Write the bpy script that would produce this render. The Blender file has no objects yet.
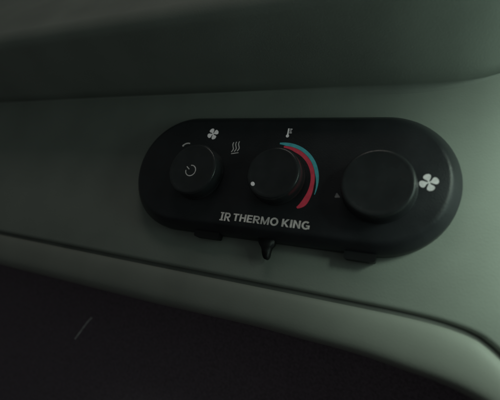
import bpy, bmesh, math, random
from mathutils import Vector, Matrix, noise
random.seed(4)
S = 0.001                                   # the builders work in millimetres
scene = bpy.context.scene

# ------------------------------------------------------------------ camera
RV = (-0.293, 0.412, 0.149)                  # camera pose solved from the control panel's outline
CAMPOS = Vector((84.29, -207.86, -74.04))   # mm: x right, y into the dashboard, z up
HFOV = math.radians(67)
_R = Matrix.Rotation(Vector(RV).length, 3, Vector(RV).normalized())   # x right, y down, z away
def _w(v): return Vector((v[0], v[2], -v[1]))
ax_r, ax_d, ax_f = _w(_R[0]), _w(_R[1]), _w(_R[2])
cam = bpy.data.cameras.new('camera'); cam_o = bpy.data.objects.new('camera', cam)
scene.collection.objects.link(cam_o); scene.camera = cam_o
cam_o.matrix_world = Matrix((
    (ax_r.x, -ax_d.x, -ax_f.x, CAMPOS.x*S), (ax_r.y, -ax_d.y, -ax_f.y, CAMPOS.y*S),
    (ax_r.z, -ax_d.z, -ax_f.z, CAMPOS.z*S), (0, 0, 0, 1)))
cam.sensor_fit = 'HORIZONTAL'; cam.angle = HFOV
cam.clip_start = 0.005; cam.clip_end = 20
cam.dof.use_dof = True; cam.dof.focus_distance = 0.23; cam.dof.aperture_fstop = 5.6
scene.render.resolution_x, scene.render.resolution_y = 1024, 819

def at(px, py, y=0.0):
    """a pixel of the 500x400 photograph -> the point on the plane y (mm) it looks at"""
    f = 250/math.tan(HFOV/2)
    d = ax_r*((px-250)/f) + ax_d*((py-200)/f) + ax_f
    t = (y-CAMPOS.y)/d.y
    return CAMPOS + d*t

# ------------------------------------------------------------------ world and lamps
world = bpy.data.worlds.new('World'); scene.world = world; world.use_nodes = True
bg = world.node_tree.nodes['Background']
bg.inputs['Color'].default_value = (0.86, 1.0, 0.93, 1); bg.inputs['Strength'].default_value = 0.046
def lamp(name, loc, target, size, power, color):
    l = bpy.data.lights.new(name, 'AREA'); l.shape = 'RECTANGLE'; l.size, l.size_y = size
    l.energy = power; l.color = color
    o = bpy.data.objects.new(name, l); scene.collection.objects.link(o)
    o.location = Vector(loc)*S
    o.rotation_euler = (Vector(target)-Vector(loc)).to_track_quat('-Z', 'Y').to_euler()
    return o
lamp('upper_fill_light', (-40, -330, 480), (-40, 0, -40), (0.25, 0.12), 0.185, (1.0, 0.93, 0.86))  # added unseen fill from above, so the brow shades the upper fascia
lamp('side_window_light', (310, -105, 15), (0, -10, 20), (0.08, 0.14), 0.11, (0.72, 1.0, 0.86))
sl = bpy.data.lights.new('right_key_spot', 'SPOT'); so = bpy.data.objects.new('right_key_spot', sl); scene.collection.objects.link(so)  # added spot, its cone shaped so the light from the right fades leftward
sl.energy = 6.4; sl.color = (0.78, 1.0, 0.82); sl.spot_size = math.radians(52); sl.spot_blend = 1.0; sl.shadow_soft_size = 0.06
so.location = Vector((330, -170, 110))*S
so.rotation_euler = (Vector((224, 0, 12))-Vector((330, -170, 110))).to_track_quat('-Z', 'Y').to_euler()
vs = scene.view_settings
scene.display_settings.display_device = 'sRGB'
vs.view_transform = 'Standard'; vs.look = 'None'; vs.exposure = 0.0; vs.gamma = 1.0; vs.use_curve_mapping = False

# ------------------------------------------------------------------ materials
def material(name, col, rough=0.5, var=0.15, grain=0.0, grain_scale=900, spec=0.5, blotch=40, dust=None, glow=0):
    m = bpy.data.materials.new(name); m.use_nodes = True
    nt = m.node_tree; N, L = nt.nodes, nt.links
    b = N['Principled BSDF']
    b.inputs['Roughness'].default_value = rough
    b.inputs['Specular IOR Level'].default_value = spec
    tc = N.new('ShaderNodeTexCoord')
    n = N.new('ShaderNodeTexNoise'); n.inputs['Scale'].default_value = blotch; n.inputs['Detail'].default_value = 6
    L.new(tc.outputs['Object'], n.inputs['Vector'])
    mp = N.new('ShaderNodeMapRange'); mp.inputs['From Min'].default_value = 0.3; mp.inputs['From Max'].default_value = 0.7
    mp.inputs['To Min'].default_value = 1-var; mp.inputs['To Max'].default_value = 1+var
    L.new(n.outputs['Fac'], mp.inputs['Value'])
    mul = N.new('ShaderNodeMix'); mul.data_type = 'RGBA'; mul.blend_type = 'MULTIPLY'; mul.inputs[0].default_value = 1
    mul.inputs[6].default_value = (*col, 1); L.new(mp.outputs['Result'], mul.inputs[7])
    out = mul.outputs[2]
    if dust:
        dn = N.new('ShaderNodeTexNoise'); dn.inputs['Scale'].default_value = 1400; dn.inputs['Detail'].default_value = 2
        L.new(tc.outputs['Object'], dn.inputs['Vector'])
        dm = N.new('ShaderNodeMapRange'); dm.inputs['From Min'].default_value = 0.66; dm.inputs['From Max'].default_value = 0.80
        dm.inputs['To Max'].default_value = dust
        L.new(dn.outputs['Fac'], dm.inputs['Value'])
        mx = N.new('ShaderNodeMix'); mx.data_type = 'RGBA'; L.new(dm.outputs['Result'], mx.inputs[0])
        L.new(out, mx.inputs[6]); mx.inputs[7].default_value = (0.25, 0.25, 0.23, 1)
        out = mx.outputs[2]
    L.new(out, b.inputs['Base Color'])
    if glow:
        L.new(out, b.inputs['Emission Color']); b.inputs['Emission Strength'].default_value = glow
    rr = N.new('ShaderNodeMapRange'); rr.inputs['From Min'].default_value = 0.3; rr.inputs['From Max'].default_value = 0.7
    rr.inputs['To Min'].default_value = rough-0.07; rr.inputs['To Max'].default_value = rough+0.07
    L.new(n.outputs['Fac'], rr.inputs['Value']); L.new(rr.outputs['Result'], b.inputs['Roughness'])
    if grain:
        g = N.new('ShaderNodeTexNoise'); g.inputs['Scale'].default_value = grain_scale; g.inputs['Detail'].default_value = 3
        L.new(tc.outputs['Object'], g.inputs['Vector'])
        bp = N.new('ShaderNodeBump'); bp.inputs['Strength'].default_value = grain; bp.inputs['Distance'].default_value = 0.0003
        vo = N.new('ShaderNodeTexVoronoi'); vo.inputs['Scale'].default_value = grain_scale*0.9
        L.new(tc.outputs['Object'], vo.inputs['Vector'])
        ad = N.new('ShaderNodeMath'); ad.operation = 'ADD'
        L.new(g.outputs['Fac'], ad.inputs[0]); L.new(vo.outputs['Distance'], ad.inputs[1])
        L.new(ad.outputs[0], bp.inputs['Height']); L.new(bp.outputs['Normal'], b.inputs['Normal'])
    return m
M = {
    'fascia': material('grey_fascia_plastic', (0.33, 0.36, 0.325), 0.55, 0.08, 0.15, 1100, 0.35, 25, 0.14),
    'brow':   material('grey_brow_plastic', (0.33, 0.36, 0.325), 0.58, 0.08, 0.13, 1000, 0.33, 25),
    'trim':   material('grey_trim_plastic', (0.345, 0.36, 0.325), 0.55, 0.08, 0.11, 1100, 0.35, 25),
    'seam':   material('dark_seam', (0.15, 0.155, 0.145), 0.8, 0.2, 0.0),
    'dark':   material('dark_footwell', (0.26, 0.21, 0.25), 0.95, 0.2, 0.8, 700, 0.05, 500),
    'black':  material('black_housing_plastic', (0.033, 0.035, 0.041), 0.40, 0.2, 0.15, 1500, 0.4, 60, 0.14),
    'knob':   material('black_knob_plastic', (0.040, 0.043, 0.047), 0.25, 0.2, 0.06, 1800, 0.6, 80, 0.04),
    'clip':   material('black_clip_plastic', (0.012, 0.012, 0.014), 0.5, 0.2, 0.0),
    'print':  material('white_print', (0.80, 0.81, 0.80), 0.5, 0.15, 0.0, blotch=500, glow=0.15),  # prints, lettering and arc bands carry added emission to read in dim light
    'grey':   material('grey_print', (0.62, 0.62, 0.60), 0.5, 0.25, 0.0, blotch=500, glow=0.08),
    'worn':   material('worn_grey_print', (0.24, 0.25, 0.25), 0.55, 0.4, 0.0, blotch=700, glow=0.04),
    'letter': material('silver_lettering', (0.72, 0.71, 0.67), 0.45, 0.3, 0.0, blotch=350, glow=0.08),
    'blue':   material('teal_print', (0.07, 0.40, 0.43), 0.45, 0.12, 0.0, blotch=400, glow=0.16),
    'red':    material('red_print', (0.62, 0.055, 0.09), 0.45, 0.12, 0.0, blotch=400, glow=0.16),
    'wire':   material('pale_wire', (0.75, 0.71, 0.73), 0.4, 0.3, 0.0, blotch=600),
}

# ------------------------------------------------------------------ helpers
def link(name, me, mat, parent=None, smooth=True):
    if mat: me.materials.append(mat)
    if smooth: me.polygons.foreach_set('use_smooth', [True]*len(me.polygons))
    o = bpy.data.objects.new(name, me); scene.collection.objects.link(o)
    if parent: o.parent = parent
    return o
def mesh(name, verts, faces, mat, parent=None, smooth=True, off=(0, 0, 0)):
    me = bpy.data.meshes.new(name)
    me.from_pydata([(Vector(v)-Vector(off))*S for v in verts], [], faces)
    bm = bmesh.new(); bm.from_mesh(me)
    bmesh.ops.remove_doubles(bm, verts=bm.verts, dist=1e-7)
    bmesh.ops.recalc_face_normals(bm, faces=bm.faces)
    bm.to_mesh(me); bm.free()
    return link(name, me, mat, parent, smooth)
def sharp(o, deg=35):
    me = o.data
    bm = bmesh.new(); bm.from_mesh(me)
    for e in bm.edges:
        e.smooth = len(e.link_faces) != 2 or e.calc_face_angle(0) < math.radians(deg)
    bm.to_mesh(me); bm.free()
def loft(rings, close_ring=True, cap0=False, cap1=False):
    n = len(rings[0]); V = [p for r in rings for p in r]; F = []
    for i in range(len(rings)-1):
        for j in range(n if close_ring else n-1):
            a, b = i*n+j, i*n+(j+1) % n
            F.append((a, b, b+n, a+n))
    if cap0: F.append(tuple(range(n)))
    if cap1: F.append(tuple((len(rings)-1)*n+j for j in range(n)))
    return V, F
def spline(P, n):
    """Catmull-Rom through the points, n samples"""
    out = []
    k = len(P)-1
    for i in range(n):
        t = i/(n-1)*k; s = min(int(t), k-1); u = t-s
        p0, p1, p2, p3 = (Vector(P[max(s-1, 0)]), Vector(P[s]), Vector(P[s+1]), Vector(P[min(s+2, k)]))
        out.append(0.5*((2*p1)+(p2-p0)*u+(2*p0-5*p1+4*p2-p3)*u*u+(3*p1-p0-3*p2+p3)*u**3))
    return out
def prism(poly, y, t):
    """flat outline (x, z) in mm -> a thin plate with its front at y-t and its back at y"""
    n = len(poly)
    V = [(p[0], y, p[1]) for p in poly]+[(p[0], y-t, p[1]) for p in poly]
    F = [tuple(range(n))[::-1], tuple(range(n, 2*n))]+[(i, (i+1) % n, n+(i+1) % n, n+i) for i in range(n)]
    return V, F
def join(*parts):
    V, F = [], []
    for v, f in parts:
        k = len(V); V += list(v); F += [tuple(i+k for i in q) for q in f]
    return V, F
def stroke(pts, w, y, t=0.12):
    """a printed line of width w along the points (x, z)"""
    P = [Vector((p[0], p[1])) for p in pts]; L, R = [], []
    for i, p in enumerate(P):
        d = (P[min(i+1, len(P)-1)]-P[max(i-1, 0)]).normalized(); nrm = Vector((-d.y, d.x))*w/2
        L.append(p+nrm); R.append(p-nrm)
    return loft([[(l.x, y, l.y), (l.x, y-t, l.y), (r.x, y-t, r.y), (r.x, y, r.y)] for l, r in zip(L, R)], True, True, True)
def arc(cx, cz, r, a0, a1, n=24):
    return [(cx+r*math.cos(math.radians(a0+(a1-a0)*i/(n-1))), cz+r*math.sin(math.radians(a0+(a1-a0)*i/(n-1)))) for i in range(n)]
def stadium(w, h, inset, y, n=40):
    r = h/2-inset; c = w/2-h/2; P = []
    for i in range(n+1):
        a = -math.pi/2+math.pi*i/n; P.append((c+r*math.cos(a), y, r*math.sin(a)))
    for i in range(1, 9): P.append((c-2*c*i/9, y, r))
    for i in range(n+1):
        a = math.pi/2+math.pi*i/n; P.append((-c+r*math.cos(a), y, r*math.sin(a)))
    for i in range(1, 9): P.append((-c+2*c*i/9, y, -r))
    return P
def curve(P, x):
    """smooth curve through the points (x, value), held level beyond both ends"""
    if x <= P[0][0]: return P[0][1]
    if x >= P[-1][0]: return P[-1][1]
    k = len(P)
    def m(i):
        if i == 0 or i == k-1: return 0.0
        a = (P[i][1]-P[i-1][1])/(P[i][0]-P[i-1][0]); b = (P[i+1][1]-P[i][1])/(P[i+1][0]-P[i][0])
        return 0.0 if a*b <= 0 else 2*a*b/(a+b)
    for i in range(k-1):
        if x <= P[i+1][0]:
            h = P[i+1][0]-P[i][0]; t = (x-P[i][0])/h
            return (P[i][1]*(2*t**3-3*t*t+1)+h*m(i)*(t**3-2*t*t+t)+P[i+1][1]*(3*t*t-2*t**3)+h*m(i+1)*(t**3-t*t))

# ------------------------------------------------------------------ the dashboard
# seam between the fascia and the lower trim (x, z), curving down at its right end
def xz(px, py, y=0.0): q = at(px, py, y); return (q.x, q.z)
sp = [xz(*q) for q in ((0, 231.5), (125, 256.5), (250, 281), (370, 304.8), (400, 311), (425, 316.8), (445, 322.2), (462, 328), (475, 333.5), (486, 340))]
lx, lz = sp[-1]
seam = spline([(-430, sp[0][1]+1.0), (-330, sp[0][1]+0.5)]+sp+[(lx+6.5, lz-4.6), (lx+14, lz-11.5), (lx+21, lz-21), (lx+26, lz-36), (lx+28, lz-64), (lx+28, lz-120)], 170)
GAP = 2.2
# fascia: a moulded sheet with its lower edge rolled inwards along the seam
def seam_normal(i):
    d = (Vector(seam[min(i+1, len(seam)-1)])-Vector(seam[max(i-1, 0)])).normalized()
    return Vector((-d.y, d.x))              # towards the fascia
far = []
for i, p in enumerate(seam):
    if p.x < 60: far.append(Vector((p.x, 150)))
    else:
        # fan out to the right
        t = (i-next(k for k, q in enumerate(seam) if q.x >= 60))/(len(seam)-next(k for k, q in enumerate(seam) if q.x >= 60)-1)
        if t < 0.5: far.append(Vector((60+(420-60)*t/0.5, 150)))
        else: far.append(Vector((420, 150-370*(t-0.5)/0.5)))
rings = []
for i, p in enumerate(seam):
    n = seam_normal(i); ring = []
    for d, y in ((0.0, 14), (0.0, 3.0), (0.25, 1.6), (0.8, 0.6), (1.6, 0.15), (2.6, 0.0)):
        q = p+n*d; ring.append((q.x, y, q.y))
    a = p+n*2.6
    for k in range(1, 15):
        q = a.lerp(far[i], k/14); ring.append((q.x, 0.0, q.y))
    rings.append(ring)
V, F = loft(rings, False)
dash = mesh('dashboard', V, F, M['fascia'])
dash['kind'] = 'structure'; dash['label'] = 'grey moulded plastic dashboard fascia behind the black control panel'

# brow: the overhang above the fascia; its depth runs out towards the right
crease_px = [xz(*q) for q in ((0, 103), (120, 97.3), (250, 92), (330, 89.5), (400, 88), (450, 84.5), (481, 79.5), (500, 74))]
cx0 = crease_px[-1]
crease_px = [(-450, crease_px[0][1])]+crease_px+[(cx0[0]+40, cx0[1]+13), (cx0[0]+120, cx0[1]+36), (460, cx0[1]+70)]
front_z = [(-400, 13), (20, 13), (70, 14), (110, 18), (150, 24), (230, 30)]
front_d = [(-400, 52), (40, 52), (120, 46), (200, 40)]
def brow_ring(x):
    crease = curve(crease_px, x); depth = curve(front_d, x); rise = curve(front_z, x)
    fil = curve([(-40, 1.2), (70, 5.0), (98, 3.5), (116, 1.2)], x)
    R = 9.0
    pts = [(0.6, crease-fil)]
    for k in range(1, 6):                                       # fillet into the underside
        a = math.pi/2*k/6
        pts.append((-fil*(1-math.cos(a))-0.1, crease-fil+fil*math.sin(a)+0.05*k))
    for k in range(0, 7):                                       # underside
        t = k/6; y = -fil-(depth-fil)*t
        pts.append((y, crease+rise*t**1.15))
    y0, z0 = -depth, crease+rise
    for k in range(1, 9):                                       # rolled front edge
        a = math.radians(150)*k/8
        pts.append((y0-R*0.75*math.sin(a), z0+R*(1-math.cos(a))))
    yb, zb = pts[-1]
    for k in range(1, 16):                                      # the top face leans back
        pts.append((yb+4.0*k+0.25*k*k, zb+13*k))
    return [(x, y, z) for y, z in pts]
xs = [-440+i*5 for i in range(176)]
V, F = loft([brow_ring(x) for x in xs], False)
brow = mesh('brow', V, F, M['brow'], dash)
brow['label'] = 'dark overhanging brow along the top of the fascia'

# lower trim: a rounded strip below the seam that rolls under into the dark
lp = [xz(*q, 8) for q in ((0, 265), (50, 277.5), (100, 290), (150, 302.5), (200, 314), (250, 325.5), (298, 338.5), (350, 352.5))]
ex, ez = lp[-1]
low = spline([(-430, lp[0][1]+2), (-330, lp[0][1]+1)]+lp+[(ex+24, ez-2.0), (ex+48, ez-5), (ex+66, ez-12), (ex+75, ez-26), (ex+78, ez-54), (ex+78, ez-110)], 170)
low3 = low
rings = []
for i, p in enumerate(seam):
    n = seam_normal(i); a = Vector(p)-n*GAP; b = Vector(low3[i]); ring = []
    for t, y in ((0, 14), (0, 3.6), (0.012, 1.8), (0.04, 0.5), (0.09, -0.4), (0.17, -1.1), (0.28, -1.6), (0.4, -1.7), (0.52, -1.6), (0.64, -1.3), (0.75, -0.7), (0.84, 0.3), (0.91, 1.8), (0.955, 3.8), (0.985, 7.0), (1.0, 12), (1.0, 18), (0.99, 30), (0.97, 60)):
        q = a.lerp(b, t); ring.append((q.x, y, q.y))
    rings.append(ring)
V, F = loft(rings, False)
trim = mesh('lower_trim', V, F, M['trim'], dash)
trim['label'] = 'rounded grey trim strip below the seam'
# the strip of backing seen through the seam
rings = []
for i, p in enumerate(seam):
    n = seam_normal(i); a, b = Vector(p)+n*3, Vector(p)-n*6
    rings.append([(a.x, 2.4, a.y), (b.x, 2.4, b.y)])
V, F = loft(rings, False)
mesh('seam_backing', V, F, M['seam'], dash)

# dark footwell below the dashboard
pts = [(62, 0), (66, -60), (95, -150), (120, -260), (110, -330), (40, -365), (-120, -375), (-420, -375)]
rings = [[(x, y+random.uniform(-2, 2), z) for y, z in pts] for x in [-700+50*i for i in range(26)]]
V, F = loft(rings, False)
foot = mesh('footwell', V, F, M['dark'])
foot['kind'] = 'structure'; foot['label'] = 'dark footwell below the dashboard'

# ------------------------------------------------------------------ the control panel
panel = bpy.data.objects.new('control_panel', None); scene.collection.objects.link(panel)
panel.empty_display_size = 0.02
panel['label'] = 'black rounded heater control panel with three round knobs on the grey dashboard'
panel['category'] = 'control panel'
W, H, TH = 204.0, 80.0, 12.0
prof = [(0.3, 0.4), (0.0, -0.2), (0.0, -4.6), (0.25, -5.8), (1.0, -7.0), (2.2, -8.6), (3.6, -10.2), (4.6, -11.1), (5.6, -11.7), (6.8, -12.0)]
V, F = loft([stadium(W, H, i, y) for i, y in prof], True, True, True)
housing = mesh('housing', V, F, M['black'], panel); sharp(housing, 40)

# three knobs
def lathe(profile, n=72):
    return loft([[(r*math.cos(2*math.pi*j/n), y, r*math.sin(2*math.pi*j/n)) for j in range(n)] for r, y in profile], True, True, True)
def knob(label, c, r, h):
    k = mesh('knob', *lathe([(r+0.9, 0.2), (r+0.9, -0.9), (r+0.6, -1.3), (r+0.4, -1.8), (r+0.3, -3), (r, -h+1.3), (r-0.25, -h+0.6), (r-0.8, -h+0.12), (r-1.6, -h), (r-2.4, -h+0.15), (r-3.2, -h+0.35), (0.02, -h+0.45)]), M['knob'], panel)
    sharp(k, 40); k.location = Vector((c[0], -TH, c[1]))*S; k['label'] = label
    return k
KH = 10.0
cL, cM, cR = at(191.5, 168, -TH-KH), at(272.3, 172, -TH-KH), at(377, 181.8, -TH-KH)
kL = knob('left knob with a printed power symbol', (cL.x, cL.z), 16.8, KH)
kM = knob('middle knob with a white pointer dot inside the temperature scale', (cM.x, cM.z), 15.8, KH)
kR = knob('large right knob with a small triangular pointer', (cR.x, cR.z), 18.2, KH)

def printed(name, geo, mat, parent, c, y, tilt=0):
    """flat print: geo is around (0,0) with its back at y=0; sits at c on the plane y of the parent's space"""
    o = mesh(name, *geo, mat, parent, smooth=False)
    pl = parent.location/S
    o.location = Vector((c.x-pl.x, y-pl.y, c.z-pl.z))*S
    o.rotation_euler = (0, math.radians(tilt), 0)
    return o
FY = -TH+0.02
def fan_geo(R):
    parts = []
    for q in range(4):
        a0 = math.radians(90*q+32); P = []
        shape = [(0.10, -30), (0.30, -34), (0.50, -38), (0.72, -37), (0.90, -30), (0.99, -18), (1.0, -2), (0.95, 14), (0.84, 26), (0.68, 31), (0.50, 29), (0.34, 22), (0.16, 25)]
        for rr, da in shape:
            a = a0+math.radians(da); P.append((R*rr*math.cos(a), R*rr*math.sin(a)))
        parts.append(prism(P, 0, 0.12))
    parts.append(prism(arc(0, 0, R*0.13, 0, 345, 16), 0, 0.11))
    return join(*parts)
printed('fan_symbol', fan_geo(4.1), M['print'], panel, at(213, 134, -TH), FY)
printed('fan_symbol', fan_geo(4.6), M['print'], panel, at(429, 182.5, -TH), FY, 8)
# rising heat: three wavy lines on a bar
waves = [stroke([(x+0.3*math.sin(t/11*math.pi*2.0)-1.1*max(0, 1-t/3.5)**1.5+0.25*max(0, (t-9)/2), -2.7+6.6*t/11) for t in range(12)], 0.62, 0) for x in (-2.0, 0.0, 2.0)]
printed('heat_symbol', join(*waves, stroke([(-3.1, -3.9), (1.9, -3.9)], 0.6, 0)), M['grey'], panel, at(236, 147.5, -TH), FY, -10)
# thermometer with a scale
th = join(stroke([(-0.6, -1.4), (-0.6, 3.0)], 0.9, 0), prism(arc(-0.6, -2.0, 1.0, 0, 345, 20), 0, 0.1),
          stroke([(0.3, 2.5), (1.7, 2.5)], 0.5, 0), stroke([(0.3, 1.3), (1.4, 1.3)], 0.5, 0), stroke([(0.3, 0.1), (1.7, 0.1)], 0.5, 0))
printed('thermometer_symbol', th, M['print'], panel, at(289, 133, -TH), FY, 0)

# temperature scale: teal outside, red inside, round the middle knob
aC = Vector((6.15, 0, -4.95))
def band(f_in, f_out, a0, a1, n=48):
    rings = []
    for i in range(n):
        a = math.radians(a0+(a1-a0)*i/(n-1)); u = i/(n-1); ri, ro = f_in(u), f_out(u)
        rings.append([(ri*math.cos(a), 0, ri*math.sin(a)), (ri*math.cos(a), -0.12, ri*math.sin(a)), (ro*math.cos(a), -0.12, ro*math.sin(a)), (ro*math.cos(a), 0, ro*math.sin(a))])
    return loft(rings, True, True, True)
RO = 24.5
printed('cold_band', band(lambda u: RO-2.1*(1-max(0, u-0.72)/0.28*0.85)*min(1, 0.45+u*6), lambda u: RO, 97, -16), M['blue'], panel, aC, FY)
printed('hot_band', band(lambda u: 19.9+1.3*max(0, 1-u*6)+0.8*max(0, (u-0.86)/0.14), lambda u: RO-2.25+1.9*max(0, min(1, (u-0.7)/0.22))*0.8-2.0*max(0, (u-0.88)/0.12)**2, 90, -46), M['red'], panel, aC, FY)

# lettering: bold capitals drawn as flat strokes, one unit high
def bar(x0, y0, x1, y1, w):
    d = Vector((x1-x0, y1-y0)).normalized(); n = Vector((-d.y, d.x))*w/2
    return [(x0+n.x, y0+n.y), (x0-n.x, y0-n.y), (x1-n.x, y1-n.y), (x1+n.x, y1+n.y)]
def rect(x0, y0, x1, y1): return [(x0, y0), (x1, y0), (x1, y1), (x0, y1)]
def ring_arc(cx, cy, rx, ry, w, a0, a1, n=20):
    o, i = [], []
    for k in range(n):
        a = math.radians(a0+(a1-a0)*k/(n-1)); c, sn = math.cos(a), math.sin(a)
        o.append((cx+rx*c, cy+ry*sn)); i.append((cx+(rx-w)*c, cy+(ry-w)*sn))
    return [[o[k], o[k+1], i[k+1], i[k]] for k in range(n-1)]
B = 0.21
def glyph(ch):
    """polygons and advance width"""
    if ch == 'T': return [rect(0, 1-B*0.9, 0.70, 1), rect(0.35-B/2, 0, 0.35+B/2, 1-B*0.9)], 0.70
    if ch == 'H': return [rect(0, 0, B, 1), rect(0.54, 0, 0.54+B, 1), rect(B, 0.42, 0.54, 0.6)], 0.75
    if ch == 'E': return [rect(0, 0, B, 1), rect(B, 0, 0.62, 0.18), rect(B, 0.42, 0.58, 0.59), rect(B, 0.82, 0.62, 1)], 0.62
    if ch == 'R': return [rect(0, 0, B, 1), rect(B, 0.82, 0.42, 1), rect(B, 0.38, 0.42, 0.55)]+ring_arc(0.42, 0.69, 0.31, 0.31, 0.18, -90, 90, 14)+[[(0.30, 0.38), (0.55, 0), (0.79, 0), (0.52, 0.38)]], 0.76
    if ch == 'M': return [rect(0, 0, 0.19, 1), rect(0.75, 0, 0.94, 1), [(0.19, 1), (0.19, 0.62), (0.40, 0), (0.47, 0), (0.47, 0.30)], [(0.75, 1), (0.47, 0.30), (0.47, 0), (0.54, 0), (0.75, 0.62)]], 0.94
    if ch == 'O': return ring_arc(0.45, 0.5, 0.45, 0.53, B, 0, 360, 33), 0.90
    if ch == 'K': return [rect(0, 0, B, 1), [(B, 0.28), (B, 0.58), (0.50, 1), (0.77, 1), (0.40, 0.53)], [(0.40, 0.53), (0.29, 0.39), (0.53, 0), (0.80, 0)]], 0.78
    if ch == 'I': return [rect(0, 0, B+0.01, 1)], B+0.01
    if ch == 'N': return [rect(0, 0, 0.20, 1), rect(0.56, 0, 0.76, 1), [(0.20, 1), (0.20, 0.66), (0.56, 0), (0.56, 0.34)]], 0.76
    if ch == 'G': return ring_arc(0.44, 0.5, 0.44, 0.53, B, 48, 318, 26)+[rect(0.66, 0.06, 0.84, 0.52), rect(0.46, 0.37, 0.66, 0.52)], 0.86
    return [], 0.26
def text_geo(s, width, height, space=0.11):
    polys, x = [], 0.0
    for ch in s:
        P, w = glyph(ch)
        polys += [[(px+x, pz) for px, pz in p] for p in P]; x += w+(space if ch != ' ' else 0.02)
    x -= space; V, F = [], []
    for j, p in enumerate(polys):
        k = len(V); V += [(px*width/x, -0.08-0.004*(j % 5), pz*height) for px, pz in p]; F.append(tuple(range(k, k+len(p))))
    return V, F
def lettering(name, s, p0, p1, height, mat, space=0.11):
    a, b = at(*p0, -TH), at(*p1, -TH); d = b-a
    return printed(name, text_geo(s, d.length, height, space), mat, panel, a, FY, math.degrees(-math.atan2(d.z, d.x)))
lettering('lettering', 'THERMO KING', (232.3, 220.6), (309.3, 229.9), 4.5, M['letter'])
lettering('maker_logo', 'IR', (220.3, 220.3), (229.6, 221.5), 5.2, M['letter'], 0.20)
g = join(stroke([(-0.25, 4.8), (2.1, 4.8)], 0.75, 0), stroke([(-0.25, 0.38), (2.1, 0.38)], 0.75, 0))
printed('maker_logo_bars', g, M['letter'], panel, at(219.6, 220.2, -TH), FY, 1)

# marks on the knobs
KY = -TH-KH+0.45-0.02+0.06
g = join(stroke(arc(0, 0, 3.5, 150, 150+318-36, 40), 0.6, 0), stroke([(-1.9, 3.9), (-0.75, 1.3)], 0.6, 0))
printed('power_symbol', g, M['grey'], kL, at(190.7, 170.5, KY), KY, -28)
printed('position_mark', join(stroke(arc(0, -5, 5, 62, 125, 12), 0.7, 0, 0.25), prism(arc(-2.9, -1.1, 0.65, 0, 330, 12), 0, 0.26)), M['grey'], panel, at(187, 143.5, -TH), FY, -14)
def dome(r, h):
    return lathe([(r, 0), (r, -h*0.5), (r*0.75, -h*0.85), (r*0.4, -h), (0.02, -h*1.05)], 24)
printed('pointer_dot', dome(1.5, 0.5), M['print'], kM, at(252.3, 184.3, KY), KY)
printed('pointer_triangle', prism([(-1.3, -1.1), (1.1, -1.4), (1.3, -0.9), (0.1, 1.3), (-0.4, 1.4), (-1.5, -0.6)], 0, 0.12), M['worn'], panel, at(337.3, 195.5, -TH), FY, -12)

# clips at the lower edge
def rbox(x0, x1, y0, y1, z0, z1, r=0.8):
    P = []
    for cx, cz, a in ((x1-r, z1-r, 0), (x0+r, z1-r, 90), (x0+r, z0+r, 180), (x1-r, z0+r, 270)):
        P += arc(cx, cz, r, a, a+90, 5)
    return prism(P, y1, y1-y0)
for px0, px1, z in ((193, 214.5, -43.2), (346, 376, -43.6)):
    a, b = at(px0, 240, -6), at(px1, 255, -6)
    t = mesh('clip_tab', *rbox(a.x, b.x, -6.5, -1.0, z, -37, 1.2), M['clip'], panel, smooth=False)
# small forked prong under the middle
def tube(P, r0, r1, n=12):
    P = [Vector(p) for p in P]; R = []
    for i, p in enumerate(P):
        d = (P[min(i+1, len(P)-1)]-P[max(i-1, 0)]).normalized(); u = d.cross(Vector((0, 1, 0))).normalized(); v = d.cross(u)
        r = r0+(r1-r0)*i/(len(P)-1)
        R.append([tuple(p+u*r*math.cos(2*math.pi*j/n)+v*r*math.sin(2*math.pi*j/n)) for j in range(n)])
    return loft(R, True, True, True)
def pl(px, py, y): q = at(px, py, y); return (q.x, q.y, q.z)
peg = [xz(*q, -5) for q in ((257.5, 234), (276, 238), (274.5, 245.5), (271.5, 248), (270.2, 252), (269.0, 257.5), (266.8, 260), (264.2, 258.8), (262.6, 254), (262.3, 248.5), (259.8, 244))]
bm = bmesh.new()
vb = [bm.verts.new(Vector((x, -2.5, z))*S) for x, z in peg]; vf = [bm.verts.new(Vector((x, -7.0, z))*S) for x, z in peg]
bm.faces.new(vb); bm.faces.new(vf[::-1])
for i in range(len(peg)): bm.faces.new((vb[i], vf[i], vf[(i+1) % len(peg)], vb[(i+1) % len(peg)]))
bmesh.ops.recalc_face_normals(bm, faces=bm.faces)
bmesh.ops.bevel(bm, geom=bm.edges[:], offset=0.0004, segments=2, affect='EDGES')
me = bpy.data.meshes.new('peg'); bm.to_mesh(me); bm.free()
link('peg', me, M['clip'], panel)

# thin pale wire end in the dark
wp = spline([pl(75, 339, 55), pl(82, 329.5, 57), pl(88, 321.5, 59), pl(92, 317.5, 60)], 16)
w = mesh('loose_wire', *tube(wp, 0.55, 0.75, 8), M['wire'])
w['label'] = 'thin pale wire end in the dark footwell below the dashboard'; w['category'] = 'wire'
